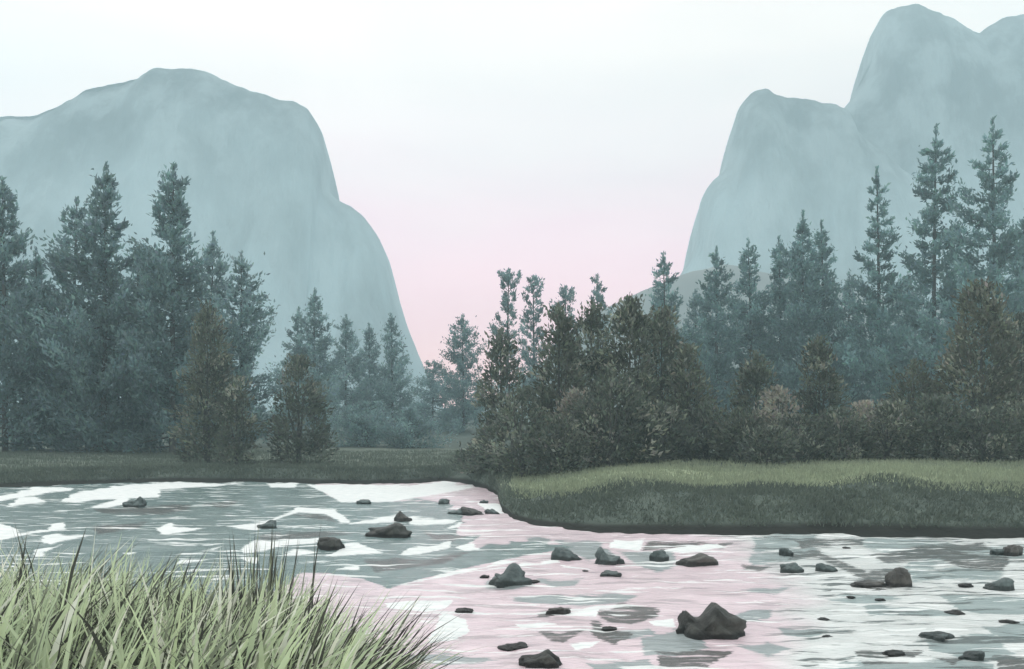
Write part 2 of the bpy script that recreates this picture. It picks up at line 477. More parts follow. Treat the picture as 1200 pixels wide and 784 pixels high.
CP, YR = np.meshgrid(cols_px, rows)
spread = np.maximum(YR, 9.0)
XW = (CP - CX) / F * spread
PY = HY + EYE * F / np.maximum(YR, 5.0)
PXs = CX + XW * F / np.maximum(YR, 5.0)
wob = np.zeros(XW.shape); wob2 = np.zeros(XW.shape)
ZW = np.zeros(XW.shape)
for i in range(XW.shape[0]):
    for j in range(XW.shape[1]):
        x, y = XW[i, j], YR[i, j]
        a = mnoise.noise(Vector((x * 0.9, y * 1.1, 0.3))); b = mnoise.noise(Vector((x * 3.1, y * 2.6, 5.3)))
        wob[i, j] = a; wob2[i, j] = b
        ZW[i, j] = 0.035 * a + 0.022 * b + 0.03 * mnoise.noise(Vector((x * 0.25, y * 0.6, 9.3)))


def field(polys, soft, jit):
    f = np.full(XW.shape, -1e9)
    for p in polys:
        f = np.maximum(f, inside(p, PXs, PY))
    return np.clip(0.5 + (f + jit * (wob + 0.8 * wob2)) / soft, 0, 1)


f_tint_refl = np.clip(0.5 + (inside(LEFT_TINT_REFL, PXs, PY) + 5 * wob + 4 * wob2) / 7.0, 0, 1)
f_foam = field(FOAM, 6.0, 2.5)
f_slate = field(SLATE, 9.0, 4.0)
f_dark = field(DARK, 8.0, 3.5)
out = np.clip((np.abs(PXs - 600) - 660) / 60, 0, 1) + np.clip((PY - 790) / 20, 0, 1)     # off to the sides the same patches go on at random
f_foam = np.maximum(f_foam, np.clip(out, 0, 1) * np.clip((wob - 0.25) * 6, 0, 1))
f_slate = np.maximum(f_slate, np.clip(out, 0, 1) * np.clip((-wob - 0.1) * 6, 0, 1))
f_right = np.clip((PXs - np.interp(PY, [600, 640, 700, 740, 790], [800, 850, 905, 900, 860])) / 60 + 0.5 * wob, 0, 1)
tint = np.stack([f_tint_refl, f_foam, f_slate], -1).reshape(-1, 3)
nr, ncw = XW.shape
WV = np.stack([XW, YR, ZW], -1).reshape(-1, 3)
idx = np.arange(nr * ncw).reshape(nr, ncw)
WF = np.stack([idx[:-1, :-1], idx[1:, :-1], idx[1:, 1:], idx[:-1, 1:]], -1).reshape(-1, 4)

_k = NT('shallow river water', 0.22, 0.5)
_k.b.inputs['IOR'].default_value = 1.33
_s = _k.node('ShaderNodeSeparateColor')
_k.l.new(_k.attr('Col').outputs['Color'], _s.inputs[0])
_s2 = _k.node('ShaderNodeSeparateColor')
_k.l.new(_k.attr('Tint').outputs['Color'], _s2.inputs[0])
_v = _k.coord((1, 1.5, 1))
_n = _k.noise(4.5, 8, _k.coord((0.4, 2.4, 1)), 0.75, 0.2)
_ns = _k.ss(_n, 0.3, 0.7)
_nf = _k.noise(2.2, 5, _k.coord((0.7, 1.6, 1)), 0.6)


def crisp(x, k=0.7):
    return _k.ss(_k.math('ADD', x, _k.math('MULTIPLY', _k.math('SUBTRACT', _ns, 0.5), k)), 0.40, 0.60)


_pink_refl = _k.mix(_k.ss(_nf, 0.3, 0.7), (0.72, 0.57, 0.62), (0.78, 0.64, 0.68))        # sky's pink reflection painted as base colour; also tints the sand spit
_white = _k.mix(_k.ss(_nf, 0.35, 0.7), (0.70, 0.72, 0.71), (0.80, 0.80, 0.79))      # foam plus bright sky reflection, painted as white base colour
_c = _k.mix(_s2.outputs[1], _pink_refl, _white)
_c = _k.mix(_k.math('MULTIPLY', crisp(_s.outputs[2], 1.0), 0.85), _c, _k.mix(_nf, (0.20, 0.27, 0.27), (0.30, 0.37, 0.37)))
_c = _k.mix(crisp(_s.outputs[0]), _c, _k.mix(_k.ss(_nf, 0.3, 0.7), (0.135, 0.20, 0.20), (0.20, 0.27, 0.265)))
_dry = _k.ss(_k.noise(3.4, 7, _k.coord((0.30, 1.9, 5)), 0.7, 0.2), 0.36, 0.48)
_c = _k.mix(_k.math('MULTIPLY', crisp(_s2.outputs[0], 1.0), _k.math('MULTIPLY', _dry, 0.95)), _c, _k.mix(_n, (0.035, 0.037, 0.036), (0.12, 0.12, 0.115)))
_st1 = _k.noise(1.5, 6, _k.coord((0.32, 1.9, 1)), 0.62, 0.3)
_st2 = _k.noise(1.9, 6, _k.coord((0.36, 1.7, 2)), 0.62, 0.3)
_sh = _k.math('SUBTRACT', 1.0, crisp(_s.outputs[0]))
_c = _k.mix(_k.math('MULTIPLY', _k.ss(_st2, 0.54, 0.60), _k.math('MULTIPLY', _sh, _k.math('ADD', 0.35, _k.math('MULTIPLY', _s2.outputs[1], 0.6)))), _c, (0.10, 0.12, 0.118))
_foam = _k.math('MAXIMUM', crisp(_s.outputs[1], 0.8), _k.math('MULTIPLY', _k.ss(_st1, 0.575, 0.61), 0.9))
_c = _k.mix(_foam, _c, _k.mix(_k.ss(_k.noise(6, 7, _k.coord((0.5, 2.0, 3)), 0.7), 0.3, 0.6), (0.56, 0.60, 0.60), (0.82, 0.82, 0.81)))
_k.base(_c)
_k.put(_k.b.inputs['Roughness'], _k.ss(_foam, 0, 1, 0.2, 0.7))
_k.bump(_k.math('ADD', _k.noise(5.0, 4, _k.coord((0.8, 1.8, 1)), 0.6), _k.math('MULTIPLY', _n, 0.4)), 0.5, 0.05)
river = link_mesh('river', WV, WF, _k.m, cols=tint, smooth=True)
a2 = river.data.color_attributes.new('Tint', 'FLOAT_COLOR', 'POINT')
c4 = np.ones((nr * ncw, 4), np.float32)
c4[:, 0] = f_dark.ravel(); c4[:, 1] = f_right.ravel(); c4[:, 2] = 0
a2.data.foreach_set('color', c4.ravel())
tag(river, 'shallow rippled river, slate blue at left, rosy in the middle and white at right', 'river', kind='structure')


# ------------------------------------------------------------------ trees
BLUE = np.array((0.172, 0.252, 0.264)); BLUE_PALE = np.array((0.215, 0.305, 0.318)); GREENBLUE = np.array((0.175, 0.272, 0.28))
BROWN = np.array((0.146, 0.168, 0.138)); OLIVE = np.array((0.132, 0.156, 0.132)); TAN = np.array((0.33, 0.32, 0.285))


def leaves(P, Dn, L, W, colr, rg):
    """diamond sprays: base points P, directions Dn, lengths L, widths W -> verts, faces, colours"""
    n = len(P)
    side = np.cross(Dn, rg.normal(size=(n, 3)))
    side /= np.linalg.norm(side, axis=1, keepdims=True) + 1e-9
    up = np.cross(side, Dn)
    mid = P + Dn * (L * 0.45)[:, None]
    v = np.empty((n, 4, 3))
    v[:, 0] = P
    v[:, 1] = mid + side * (W * 0.5)[:, None] + up * (W * 0.15)[:, None]
    v[:, 2] = P + Dn * L[:, None] - up * (L * 0.12)[:, None]
    v[:, 3] = mid - side * (W * 0.5)[:, None] + up * (W * 0.15)[:, None]
    f = np.arange(n * 4).reshape(n, 4)
    return v.reshape(-1, 3), f, np.repeat(colr, 4, axis=0)


def unit(a):
    return a / (np.linalg.norm(a, axis=-1, keepdims=True) + 1e-9)


def tube(V, FA, pts, rad, n=6):
    """append a tapered tube through pts"""
    base = len(V)
    pts = [Vector(p) for p in pts]
    for i, p in enumerate(pts):
        d = (pts[min(i + 1, len(pts) - 1)] - pts[max(i - 1, 0)]).normalized()
        a = d.cross(Vector((0.31, 0.95, 0.1))).normalized()
        b = d.cross(a)
        for k in range(n):
            th = 2 * math.pi * k / n
            V.append(p + (a * math.cos(th) + b * math.sin(th)) * rad[i])
    for i in range(len(pts) - 1):
        for k in range(n):
            FA.append((base + i * n + k, base + i * n + (k + 1) % n, base + (i + 1) * n + (k + 1) % n, base + (i + 1) * n + k))
    FA.append(tuple(base + (len(pts) - 1) * n + k for k in range(n)))


def build_tree(px, top, Y, halfw, style, color, label, name, cat, group, seed, dens=1.0, bare=0.015):
    if style in ('spire', 'sparse'): Y *= 0.93 if px < 300 else 1.18
    rg = np.random.default_rng(seed)
    x = (px - CX) / F * Y
    z0 = gz(x, Y) - 0.05
    H = EYE + (HY - top) / F * Y - z0
    RR = halfw / F * Y
    root = empty(name, (x, Y, z0))
    tag(root, label, cat, group)
    tv, tf = [], []
    P, Dn, CI, LS = [], [], [], []
    if style == 'spire' or style == 'sparse':
        lean = rg.normal(0, 0.012, 2) * H
        axis = lambda t: np.array((lean[0] * t * t, lean[1] * t * t, H * t))
        tr = 0.009 * H + 0.04
        tube(tv, tf, [axis(t) for t in np.linspace(0, 0.985, 8)], [tr * (1 - t) ** 0.8 + 0.012 for t in np.linspace(0, 0.985, 8)], 7)
        nb = int((18 + H * 4.2) * dens)
        ph = rg.uniform(0, 6.28)
        for i in range(nb):
            u = max(0.0, (i + rg.uniform(-0.4, 0.4)) / nb)
            t = min(max(bare + (0.94 - bare) * u ** 0.92, bare), 0.94)
            az = ph + i * 2.39996 + rg.normal(0, 0.4)
            lump = 1.0 + 0.75 * mnoise.noise(Vector((math.cos(az) * 0.9, math.sin(az) * 0.9, t * 6 + seed)))
            prof = (1.0 - t) ** 0.88 * (0.80 + 0.20 * min(1, t * 5)) * 1.6 if style == 'spire' else (0.30 + 0.70 * (1 - t) ** 0.6)
            ln = max(0.07 * RR, RR * prof * lump * rg.uniform(0.55, 1.15))
            if style == 'sparse' and rg.uniform() < 0.42: continue
            o = axis(t)
            out = np.array((math.cos(az), math.sin(az), 0.0))
            rise = rg.uniform(-0.35, 0.05)
            curl = rg.uniform(0.25, 0.6)
            if style == 'sparse': rise, curl = rg.uniform(0.3, 1.3), 0.3
            pts = []
            for q in (0, 0.35, 0.7, 1.0):
                pts.append(o + out * ln * q + np.array((0, 0, ln * (rise * q + curl * q ** 3))))
            tube(tv, tf, pts, [0.03 + 0.006 * ln, 0.02 + 0.004 * ln, 0.015, 0.008], 4)
            ncl = max(1, int(round(ln * 1.15 + 0.4)))
            cl_c = rg.uniform(0.70, 1.25)
            for c in range(ncl):
                q = 1.0 - 0.8 * (c + rg.uniform(0, 0.6)) / ncl
                k = min(2, int(q * 3)); k0 = (0, 0.35, 0.7, 1.0)[k]; k1 = (0, 0.35, 0.7, 1.0)[k + 1]
                seg = pts[k + 1] - pts[k]
                ctr = pts[k] + seg * (q - k0) / (k1 - k0)
                ax = unit(seg + np.array((0, 0, 0.25)) * np.linalg.norm(seg))
                la = min(0.85, 0.20 + 0.22 * ln) * rg.uniform(0.75, 1.25) * (0.8 if style == 'sparse' else 1)
                m = int(22 + 52 * la)
                g = rg.normal(0, 0.5, (m, 1)) * la
                pp = ctr + ax * g + np.array((0, 0, 1.0)) * (g * g / max(la, 0.1)) * 0.5 + rg.normal(0, 0.36, (m, 3)) * np.array((la, la, la * 0.75))
                dd = unit(ax * 0.8 + np.array((0, 0, 0.35)) + rg.normal(0, 0.6, (m, 3)))
                P.append(pp); Dn.append(dd); CI.append(np.full(m, cl_c * rg.uniform(0.82, 1.18))); LS.append(np.full(m, 1.0))
        m = int(40 + H)                                       # the leader
        tt = 1 - rg.uniform(0, 1, m) * 0.10
        P.append(np.array([axis(t) for t in tt]) + rg.normal(0, 1, (m, 3)) * (0.03 + 1.6 * (1 - tt))[:, None]); Dn.append(unit(np.array((0, 0, 1.0)) + rg.normal(0, 0.3, (m, 3)))); CI.append(np.full(m, 1.0)); LS.append(np.full(m, 0.9))
        Lb = 0.21 + 0.008 * H
    else:                                                     # rounded bushy crown of many upswept clumps
        ns = 5 if style == 'bush' else 4
        for s in range(ns):
            az = s * 2.4 + rg.uniform(0, 1)
            tp = np.array((math.cos(az) * RR * 0.45, math.sin(az) * RR * 0.45, H * rg.uniform(0.55, 0.85)))
            if s == 0: tp = np.array((0, 0, H * 0.95))
            tube(tv, tf, [(0, 0, 0), tp * 0.3 * np.array((0.6, 0.6, 1.1)), tp * 0.65, tp], [0.03 * H * 0.5 + 0.03, 0.022 * H * 0.5 + 0.02, 0.03, 0.012], 6)
        nclump = int((30 + 20 * RR * H * 0.55) * dens)
        for c in range(nclump):
            t = rg.beta(1.15, 1.35)
            rad = (math.sin(math.pi * min(1, 0.16 + 0.84 * t) ** 0.85) ** 0.75 if style == 'bush' else (1 - t) ** 0.6 * (0.7 + 0.3 * min(1, t * 4)))
            az = rg.uniform(0, 2 * math.pi)
            lump = 1.0 + 0.5 * mnoise.noise(Vector((math.cos(az) * 1.3, math.sin(az) * 1.3, t * 4 + seed * 1.7)))
            r = RR * rad * lump * rg.uniform(0.25, 1.0) ** 0.5
            ctr = np.array((math.cos(az) * r, math.sin(az) * r, H * (0.02 + 0.93 * t)))
            out = unit(np.array((math.cos(az) * (0.4 + r / RR), math.sin(az) * (0.4 + r / RR), 0.5 + 0.9 * t)))
            m = int(rg.integers(18, 30))
            sp = 0.14 + 0.05 * RR
            P.append(ctr + rg.normal(0, sp, (m, 3)) * np.array((1, 1, 0.8))); Dn.append(unit(out + rg.normal(0, 0.5, (m, 3))))
            CI.append(np.full(m, rg.choice((0.55, 0.75, 0.9, 1.0, 1.25), p=(0.2, 0.25, 0.25, 0.18, 0.12)) * rg.uniform(0.9, 1.1))); LS.append(np.full(m, 1.0))
        m = 26
        P.append(np.stack([rg.normal(0, 0.06 * RR, m), rg.normal(0, 0.06 * RR, m), H * rg.uniform(0.86, 0.97, m)], 1)); Dn.append(unit(np.array((0, 0, 1.0)) + rg.normal(0, 0.3, (m, 3)))); CI.append(np.full(m, 1.0)); LS.append(np.full(m, 1.0))
        Lb = 0.19 + 0.008 * H
    P = np.concatenate(P); Dn = np.concatenate(Dn); CI = np.concatenate(CI); LS = np.concatenate(LS)
    n = len(P)
    P[:, 2] = np.maximum(P[:, 2], 0.05)
    L = Lb * LS * rg.uniform(0.7, 1.35, n)
    keep = P[:, 2] + L * Dn[:, 2] < H + 0.1                    # nothing pokes far above the leader
    P, Dn, CI, L = P[keep], Dn[keep], CI[keep], L[keep]; n = len(P)
    if style in ('bush', 'cone'):                              # some older, drier sprays among the dark ones
        drym = np.clip((CI - 1.0) * 3.0, 0, 1)[:, None] * 0.75
        color = color[None, :] * (1 - drym) + np.array((0.245, 0.255, 0.215))[None, :] * drym
    else:
        color = color[None, :]
    cv = color * (CI * rg.uniform(0.85, 1.15, n))[:, None] * (1 + rg.normal(0, 0.05, (n, 3)))
    v, f, c = leaves(P, Dn, L, L * rg.uniform(0.34, 0.52, n), np.clip(cv, 0.01, 0.5), rg)
    link_mesh('trunk', tv, tf, M_BARK, root, smooth=True)
    link_mesh('crown', v, f, M_NEEDLE, root, cols=c)
    return root


G_L = 'slate blue conifers beyond the left shore'
G_C = 'pale conifers in the middle distance'
G_R = 'blue green conifers beyond the right bank'
G_B = 'dark brown green trees along the banks'
G_S = 'low shrubs along the right bank'
TREES = [
    # px, top, depth, half width, style, colour, density, label
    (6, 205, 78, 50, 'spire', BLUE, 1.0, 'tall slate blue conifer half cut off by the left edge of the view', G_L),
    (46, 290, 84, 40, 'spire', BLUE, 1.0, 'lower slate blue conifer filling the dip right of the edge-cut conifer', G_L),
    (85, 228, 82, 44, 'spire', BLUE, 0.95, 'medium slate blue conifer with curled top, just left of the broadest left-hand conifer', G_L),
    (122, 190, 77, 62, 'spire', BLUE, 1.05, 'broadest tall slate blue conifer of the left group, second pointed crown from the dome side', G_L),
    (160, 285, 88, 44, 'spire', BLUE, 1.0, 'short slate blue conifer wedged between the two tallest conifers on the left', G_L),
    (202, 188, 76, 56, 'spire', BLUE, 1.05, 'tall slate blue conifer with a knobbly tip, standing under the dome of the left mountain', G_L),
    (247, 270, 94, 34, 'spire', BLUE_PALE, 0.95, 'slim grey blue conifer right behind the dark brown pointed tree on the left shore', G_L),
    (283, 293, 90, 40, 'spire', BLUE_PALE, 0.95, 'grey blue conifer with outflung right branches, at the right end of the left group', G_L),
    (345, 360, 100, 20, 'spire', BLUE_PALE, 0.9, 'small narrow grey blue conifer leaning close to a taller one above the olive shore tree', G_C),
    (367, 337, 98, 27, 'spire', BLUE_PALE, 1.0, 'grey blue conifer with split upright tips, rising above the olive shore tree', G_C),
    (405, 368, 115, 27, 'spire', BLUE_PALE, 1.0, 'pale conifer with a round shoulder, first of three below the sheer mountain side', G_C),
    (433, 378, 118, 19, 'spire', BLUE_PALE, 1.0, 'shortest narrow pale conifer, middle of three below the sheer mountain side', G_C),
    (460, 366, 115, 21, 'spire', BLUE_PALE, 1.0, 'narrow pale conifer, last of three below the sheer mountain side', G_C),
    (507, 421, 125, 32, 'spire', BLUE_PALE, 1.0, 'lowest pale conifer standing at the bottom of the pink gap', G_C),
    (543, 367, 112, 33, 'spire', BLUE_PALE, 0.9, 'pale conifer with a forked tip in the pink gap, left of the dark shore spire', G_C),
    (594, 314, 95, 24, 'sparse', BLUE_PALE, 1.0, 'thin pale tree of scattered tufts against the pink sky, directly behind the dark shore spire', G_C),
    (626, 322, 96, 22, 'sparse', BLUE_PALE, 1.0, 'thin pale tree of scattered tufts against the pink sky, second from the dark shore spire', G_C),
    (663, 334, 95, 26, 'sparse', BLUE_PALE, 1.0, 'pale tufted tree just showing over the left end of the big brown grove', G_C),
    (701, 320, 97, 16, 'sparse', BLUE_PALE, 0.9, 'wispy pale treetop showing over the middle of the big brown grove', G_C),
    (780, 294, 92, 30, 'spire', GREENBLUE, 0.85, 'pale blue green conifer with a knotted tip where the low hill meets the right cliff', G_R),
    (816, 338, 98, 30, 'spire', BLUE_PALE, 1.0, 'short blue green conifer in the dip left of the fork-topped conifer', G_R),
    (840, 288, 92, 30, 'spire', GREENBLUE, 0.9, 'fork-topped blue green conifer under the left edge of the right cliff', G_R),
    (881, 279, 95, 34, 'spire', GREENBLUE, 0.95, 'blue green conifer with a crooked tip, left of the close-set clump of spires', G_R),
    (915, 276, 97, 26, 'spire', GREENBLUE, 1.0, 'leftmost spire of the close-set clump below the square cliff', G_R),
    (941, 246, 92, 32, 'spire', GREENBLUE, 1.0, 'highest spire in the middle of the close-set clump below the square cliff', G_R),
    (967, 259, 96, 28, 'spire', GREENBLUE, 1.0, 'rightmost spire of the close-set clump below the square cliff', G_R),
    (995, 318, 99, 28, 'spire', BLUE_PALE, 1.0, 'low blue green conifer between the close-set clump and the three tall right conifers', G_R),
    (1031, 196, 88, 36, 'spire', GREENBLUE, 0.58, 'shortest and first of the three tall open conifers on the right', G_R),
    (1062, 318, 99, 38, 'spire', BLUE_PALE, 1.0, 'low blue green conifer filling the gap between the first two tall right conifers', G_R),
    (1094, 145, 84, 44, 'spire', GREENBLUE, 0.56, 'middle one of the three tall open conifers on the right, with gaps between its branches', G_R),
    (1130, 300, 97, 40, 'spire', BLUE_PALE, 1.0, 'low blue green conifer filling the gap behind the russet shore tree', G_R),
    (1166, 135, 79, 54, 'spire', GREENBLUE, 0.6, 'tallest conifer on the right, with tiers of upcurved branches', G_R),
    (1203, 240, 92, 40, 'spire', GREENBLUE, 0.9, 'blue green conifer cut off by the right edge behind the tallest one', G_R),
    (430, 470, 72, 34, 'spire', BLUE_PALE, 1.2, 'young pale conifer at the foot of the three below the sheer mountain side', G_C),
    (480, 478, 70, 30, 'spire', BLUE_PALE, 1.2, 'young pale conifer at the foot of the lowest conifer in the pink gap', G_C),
    (243, 350, 57, 40, 'cone', BROWN, 1.1, 'dark brown pointed tree on the left shore in front of the slate blue conifers', G_B),
    (277, 440, 55, 30, 'cone', BROWN, 1.0, 'smaller dark brown tree at the right foot of the pointed shore tree', G_B),
    (350, 415, 56, 44, 'cone', OLIVE, 1.1, 'dark olive bushy tree alone on the left shore below the split-tipped conifer', G_B),
    (587, 383, 47, 34, 'cone', OLIVE, 0.9, 'dark narrow shore spire at the left end of the brown grove', G_B),
    (612, 452, 43.5, 48, 'bush', OLIVE, 1.1, 'round dark olive bush in front of the dark shore spire', G_B),
    (566, 516, 48.0, 30, 'bush', OLIVE, 1.1, 'low dark olive bush at the water end of the brown grove', G_B),
    (655, 352, 48, 40, 'cone', BROWN, 1.1, 'leftmost full tree of the big brown grove behind the bank', G_B),
    (693, 350, 50, 42, 'cone', BROWN, 1.1, 'second full tree of the big brown grove, below the wispy pale treetop', G_B),
    (738, 340, 48, 42, 'cone', BROWN, 1.15, 'tallest tree of the big brown grove, standing before the low hill', G_B),
    (775, 358, 50, 44, 'cone', BROWN, 1.15, 'brown tree just right of the tallest one in the big brown grove', G_B),
    (806, 402, 47, 36, 'cone', BROWN, 1.1, 'shorter rightmost brown tree where the big grove slopes down', G_B),
    (715, 430, 43.5, 56, 'bush', OLIVE, 1.1, 'wide dark olive bush at the front of the big brown grove', G_B),
    (886, 410, 50, 38, 'cone', OLIVE, 1.1, 'dark olive round-topped tree below the crooked-tip conifer', G_B),
    (960, 392, 50, 32, 'cone', OLIVE, 1.1, 'dark olive narrow tree in front of the close-set clump of spires', G_B),
    (1070, 420, 50, 36, 'bush', BROWN, 1.1, 'rounded brown tree at the left shoulder of the russet shore tree', G_B),
    (1150, 324, 50, 66, 'cone', BROWN * np.array((1.06, 1.0, 0.98)), 1.15, 'largest russet brown shore tree, in front of the tallest conifer', G_B),
    (1197, 365, 52, 46, 'cone', OLIVE, 1.1, 'dark tree cut off by the right edge beside the russet shore tree', G_B),
]
SHRUBS = [
    (655, 486, 42, 34, OLIVE, 'low dark shrub below the left end of the big brown grove'),
    (770, 470, 44, 46, OLIVE, 'broad dark shrub below the right half of the big brown grove'),
    (828, 470, 45, 36, OLIVE, 'dark shrub at the right foot of the big brown grove'),
    (868, 478, 44, 34, BROWN, 'small brown shrub left of the pale tan shrub'),
    (912, 452, 46.5, 26, TAN, 'pale tan shrub between the two dark olive trees'),
    (936, 486, 44, 38, OLIVE, 'dark shrub below the dark olive narrow tree'),
    (985, 478, 44.5, 38, OLIVE, 'dark shrub right of the dark olive narrow tree'),
    (1014, 470, 46.5, 28, TAN, 'tan shrub with a dark shrub on either side, mid right bank'),
    (1040, 470, 45, 36, BROWN, 'brown shrub left of the rounded brown tree'),
    (1098, 462, 45, 44, OLIVE, 'dark shrub in front of the rounded brown tree'),
    (1150, 476, 44, 46, OLIVE, 'dark shrub at the foot of the russet shore tree'),
    (1196, 470, 44.5, 42, BROWN, 'brown shrub cut off by the right edge'),
    (675, 455, 45.5, 26, TAN, 'small tan shrub glimpsed in the big brown grove'),
    (900, 500, 42.5, 30, OLIVE, 'lowest dark shrub on the meadow edge below the pale tan shrub'),
]
for i, (px, top, Y, hw, st, c, dn, lab, g) in enumerate(TREES):
    nm = 'conifer' if st in ('spire', 'sparse') else ('bush' if st == 'bush' else 'tree')
    build_tree(px, top, Y, hw, st, c, lab, nm, {'conifer': 'conifer', 'bush': 'bush', 'tree': 'tree'}[nm], g, 100 + i, dn)
for i, (px, top, Y, hw, c, lab) in enumerate(SHRUBS):
    build_tree(px, top, Y, hw, 'bush', c, lab, 'shrub', 'shrub', G_S, 300 + i, 1.15)

# ------------------------------------------------------------------ river stones
from mathutils import Matrix


def ico(sub):
    import bmesh
    bm = bmesh.new()
    bmesh.ops.create_icosphere(bm, subdivisions=sub, radius=1.0)
    v = np.array([p.co[:] for p in bm.verts]); f = [[q.index for q in fc.verts] for fc in bm.faces]
    bm.free()
    return v, f


ICO_V, ICO_F = ico(4)
ROCKS = [
    # px, waterline py, width px, height px, material, shape, label
    (157, 594, 26, 13, 'T', 'nub', 'blue grey stone with a small knob on top, in the slate water'),
    (313, 619, 24, 12, 'T', 'slant', 'slanted blue grey stone above the dark wave streak, far left of the black stones'),
    (387, 643, 30, 15, 'B', 'lump', 'single rounded black stone in the slate water, left of the long black one'),
    (452, 629, 56, 19, 'B', 'double', 'long low black stone with a raised right end, in the slate water'),
    (472, 610, 20, 15, 'R', 'fin', 'grey fin-shaped stone just behind the long black stone'),
    (425, 591, 17, 7, 'T', 'flat', 'small flat blue grey stone by the white water strip on the left'),
    (520, 591, 13, 7, 'T', 'lump', 'tiny blue grey stone in front of the rosy sand spit'),
    (536, 603, 22, 9, 'T', 'slant', 'pale wedge stone touching the dark angular stone near the bank tip'),
    (552, 604, 25, 12, 'B', 'slant', 'dark angular stone near the tip of the right bank'),
    (567, 590, 9, 5, 'T', 'flat', 'tiniest stone close to the far shore at the bank tip'),
    (577, 603, 14, 9, 'T', 'slant', 'small dark teal stone right against the tip of the right bank'),
    (599, 685, 46, 26, 'T', 'notch', 'large notched blue grey stone alone in the rosy water'),
    (664, 656, 32, 18, 'T', 'slant', 'blue grey stone in rosy water, leftmost of the row below the bank'),
    (713, 660, 32, 18, 'T', 'nub', 'blue grey stone with a raised left end, second in the row below the bank'),
    (714, 676, 24, 8, 'T', 'flat', 'small flat stone in front of the stone with a raised left end'),
    (773, 656, 20, 12, 'T', 'lump', 'compact blue grey stone, third in the row below the bank'),
    (816, 662, 46, 15, 'R', 'double', 'long grey stone, last in the row below the bank'),
    (655, 719, 28, 8, 'R', 'flat', 'thin dark stone barely above the rosy water, left of the dark wave streaks'),
    (833, 748, 90, 44, 'B', 'big', 'largest black boulder in the river with a cleft in the middle'),
    (633, 782, 48, 21, 'B', 'double', 'black stone at the bottom of the view in rosy water'),
    (923, 650, 15, 10, 'T', 'slant', 'small pointed stone nearest the bank on the white water'),
    (928, 671, 26, 12, 'T', 'lump', 'low blue grey stone left of a twin stone on the white water'),
    (971, 671, 24, 14, 'T', 'slant', 'blue grey stone with a dark corner right of its low twin'),
    (1056, 688, 30, 26, 'R', 'lump', 'tall brown grey stone at the end of the curling current'),
    (1022, 688, 44, 8, 'R', 'flat', 'long flat slab joined to the left of the tall brown grey stone'),
    (1169, 650, 16, 9, 'T', 'flat', 'smaller of two touching stones near the right edge'),
    (1189, 651, 21, 14, 'R', 'lump', 'larger of two touching stones near the right edge'),
    (1174, 691, 32, 16, 'T', 'slant', 'dark teal angular stone near the right edge, below the touching pair'),
    (1099, 749, 38, 9, 'T', 'flat', 'flat leaf-shaped stone low on the right in white water'),
    (1141, 772, 24, 11, 'T', 'slant', 'small angular stone nearest the lower right corner'),
]
MR = {'T': M_ROCK_TEAL, 'B': M_ROCK_BLACK, 'R': M_ROCK_BROWN}
for i, (px, py, w, h, mk, shp, lab) in enumerate(ROCKS):
    x, Y = on_plane(px, py)
    hw, ht = w / F * Y / 2, h / F * Y * 0.86
    v = ICO_V.copy()
    sx, sy = v[:, 0].copy(), v[:, 1].copy()
    g = np.ones(len(v))
    if shp == 'flat': g = 0.9 + 0.1 * sx
    if shp == 'slant': g = 0.75 + 0.45 * sx * (1 if i % 2 else -1)
    if shp == 'fin': g = 0.35 + 1.0 * np.clip(0.6 - np.abs(sx + 0.35), 0, 1)
    if shp == 'nub': g = 0.62 + 0.55 * np.exp(-((sx + 0.45 * (1 if i > 5 else -1)) / 0.22) ** 2)
    if shp == 'double': g = 0.62 + 0.45 * np.exp(-((sx - 0.45) / 0.38) ** 2)
    if shp == 'notch': g = 0.62 + 0.28 * np.exp(-((sx - 0.1) / 0.42) ** 2) - 0.25 * np.exp(-((sx + 0.42) / 0.16) ** 2)
    if shp == 'big': g = 0.42 + 0.50 * np.exp(-((sx + 0.66) / 0.27) ** 2) + 0.52 * np.exp(-((sx - 0.16) / 0.26) ** 2) + 0.2 * np.exp(-((sx - 0.6) / 0.3) ** 2)
    for j in range(len(v)):
        p = Vector(v[j])
        d = 1 + 0.42 * mnoise.noise(p * 1.3 + Vector((i * 3.1, 0, 0))) + 0.16 * mnoise.noise(p * 3.1 + Vector((0, i * 2.3, 0))) + 0.07 * mnoise.noise(p * 7.0)
        c = -0.22 * mnoise.voronoi(p * 1.6 + Vector((0, 0, i * 1.3)))[0][0] + 0.10 + 0.03 * mnoise.noise(p * 15)
        v[j] = np.array(p) * (d + c)
    v[:, 2] = np.sign(v[:, 2]) * np.abs(v[:, 2]) ** 0.6
    v[:, 0] *= hw
    v[:, 1] *= hw * (0.75 if w > 40 else 0.9)
    v[:, 2] = np.where(v[:, 2] > 0, v[:, 2] * ht * g, v[:, 2] * 0.15 - 0.02)
    o = link_mesh('river_stone' if shp != 'big' else 'boulder', v, ICO_F, MR[mk], smooth=True, loc=(x, Y + hw * 0.4, 0.0))
    tag(o, lab, 'stone' if shp != 'big' else 'boulder', 'stones in the river')

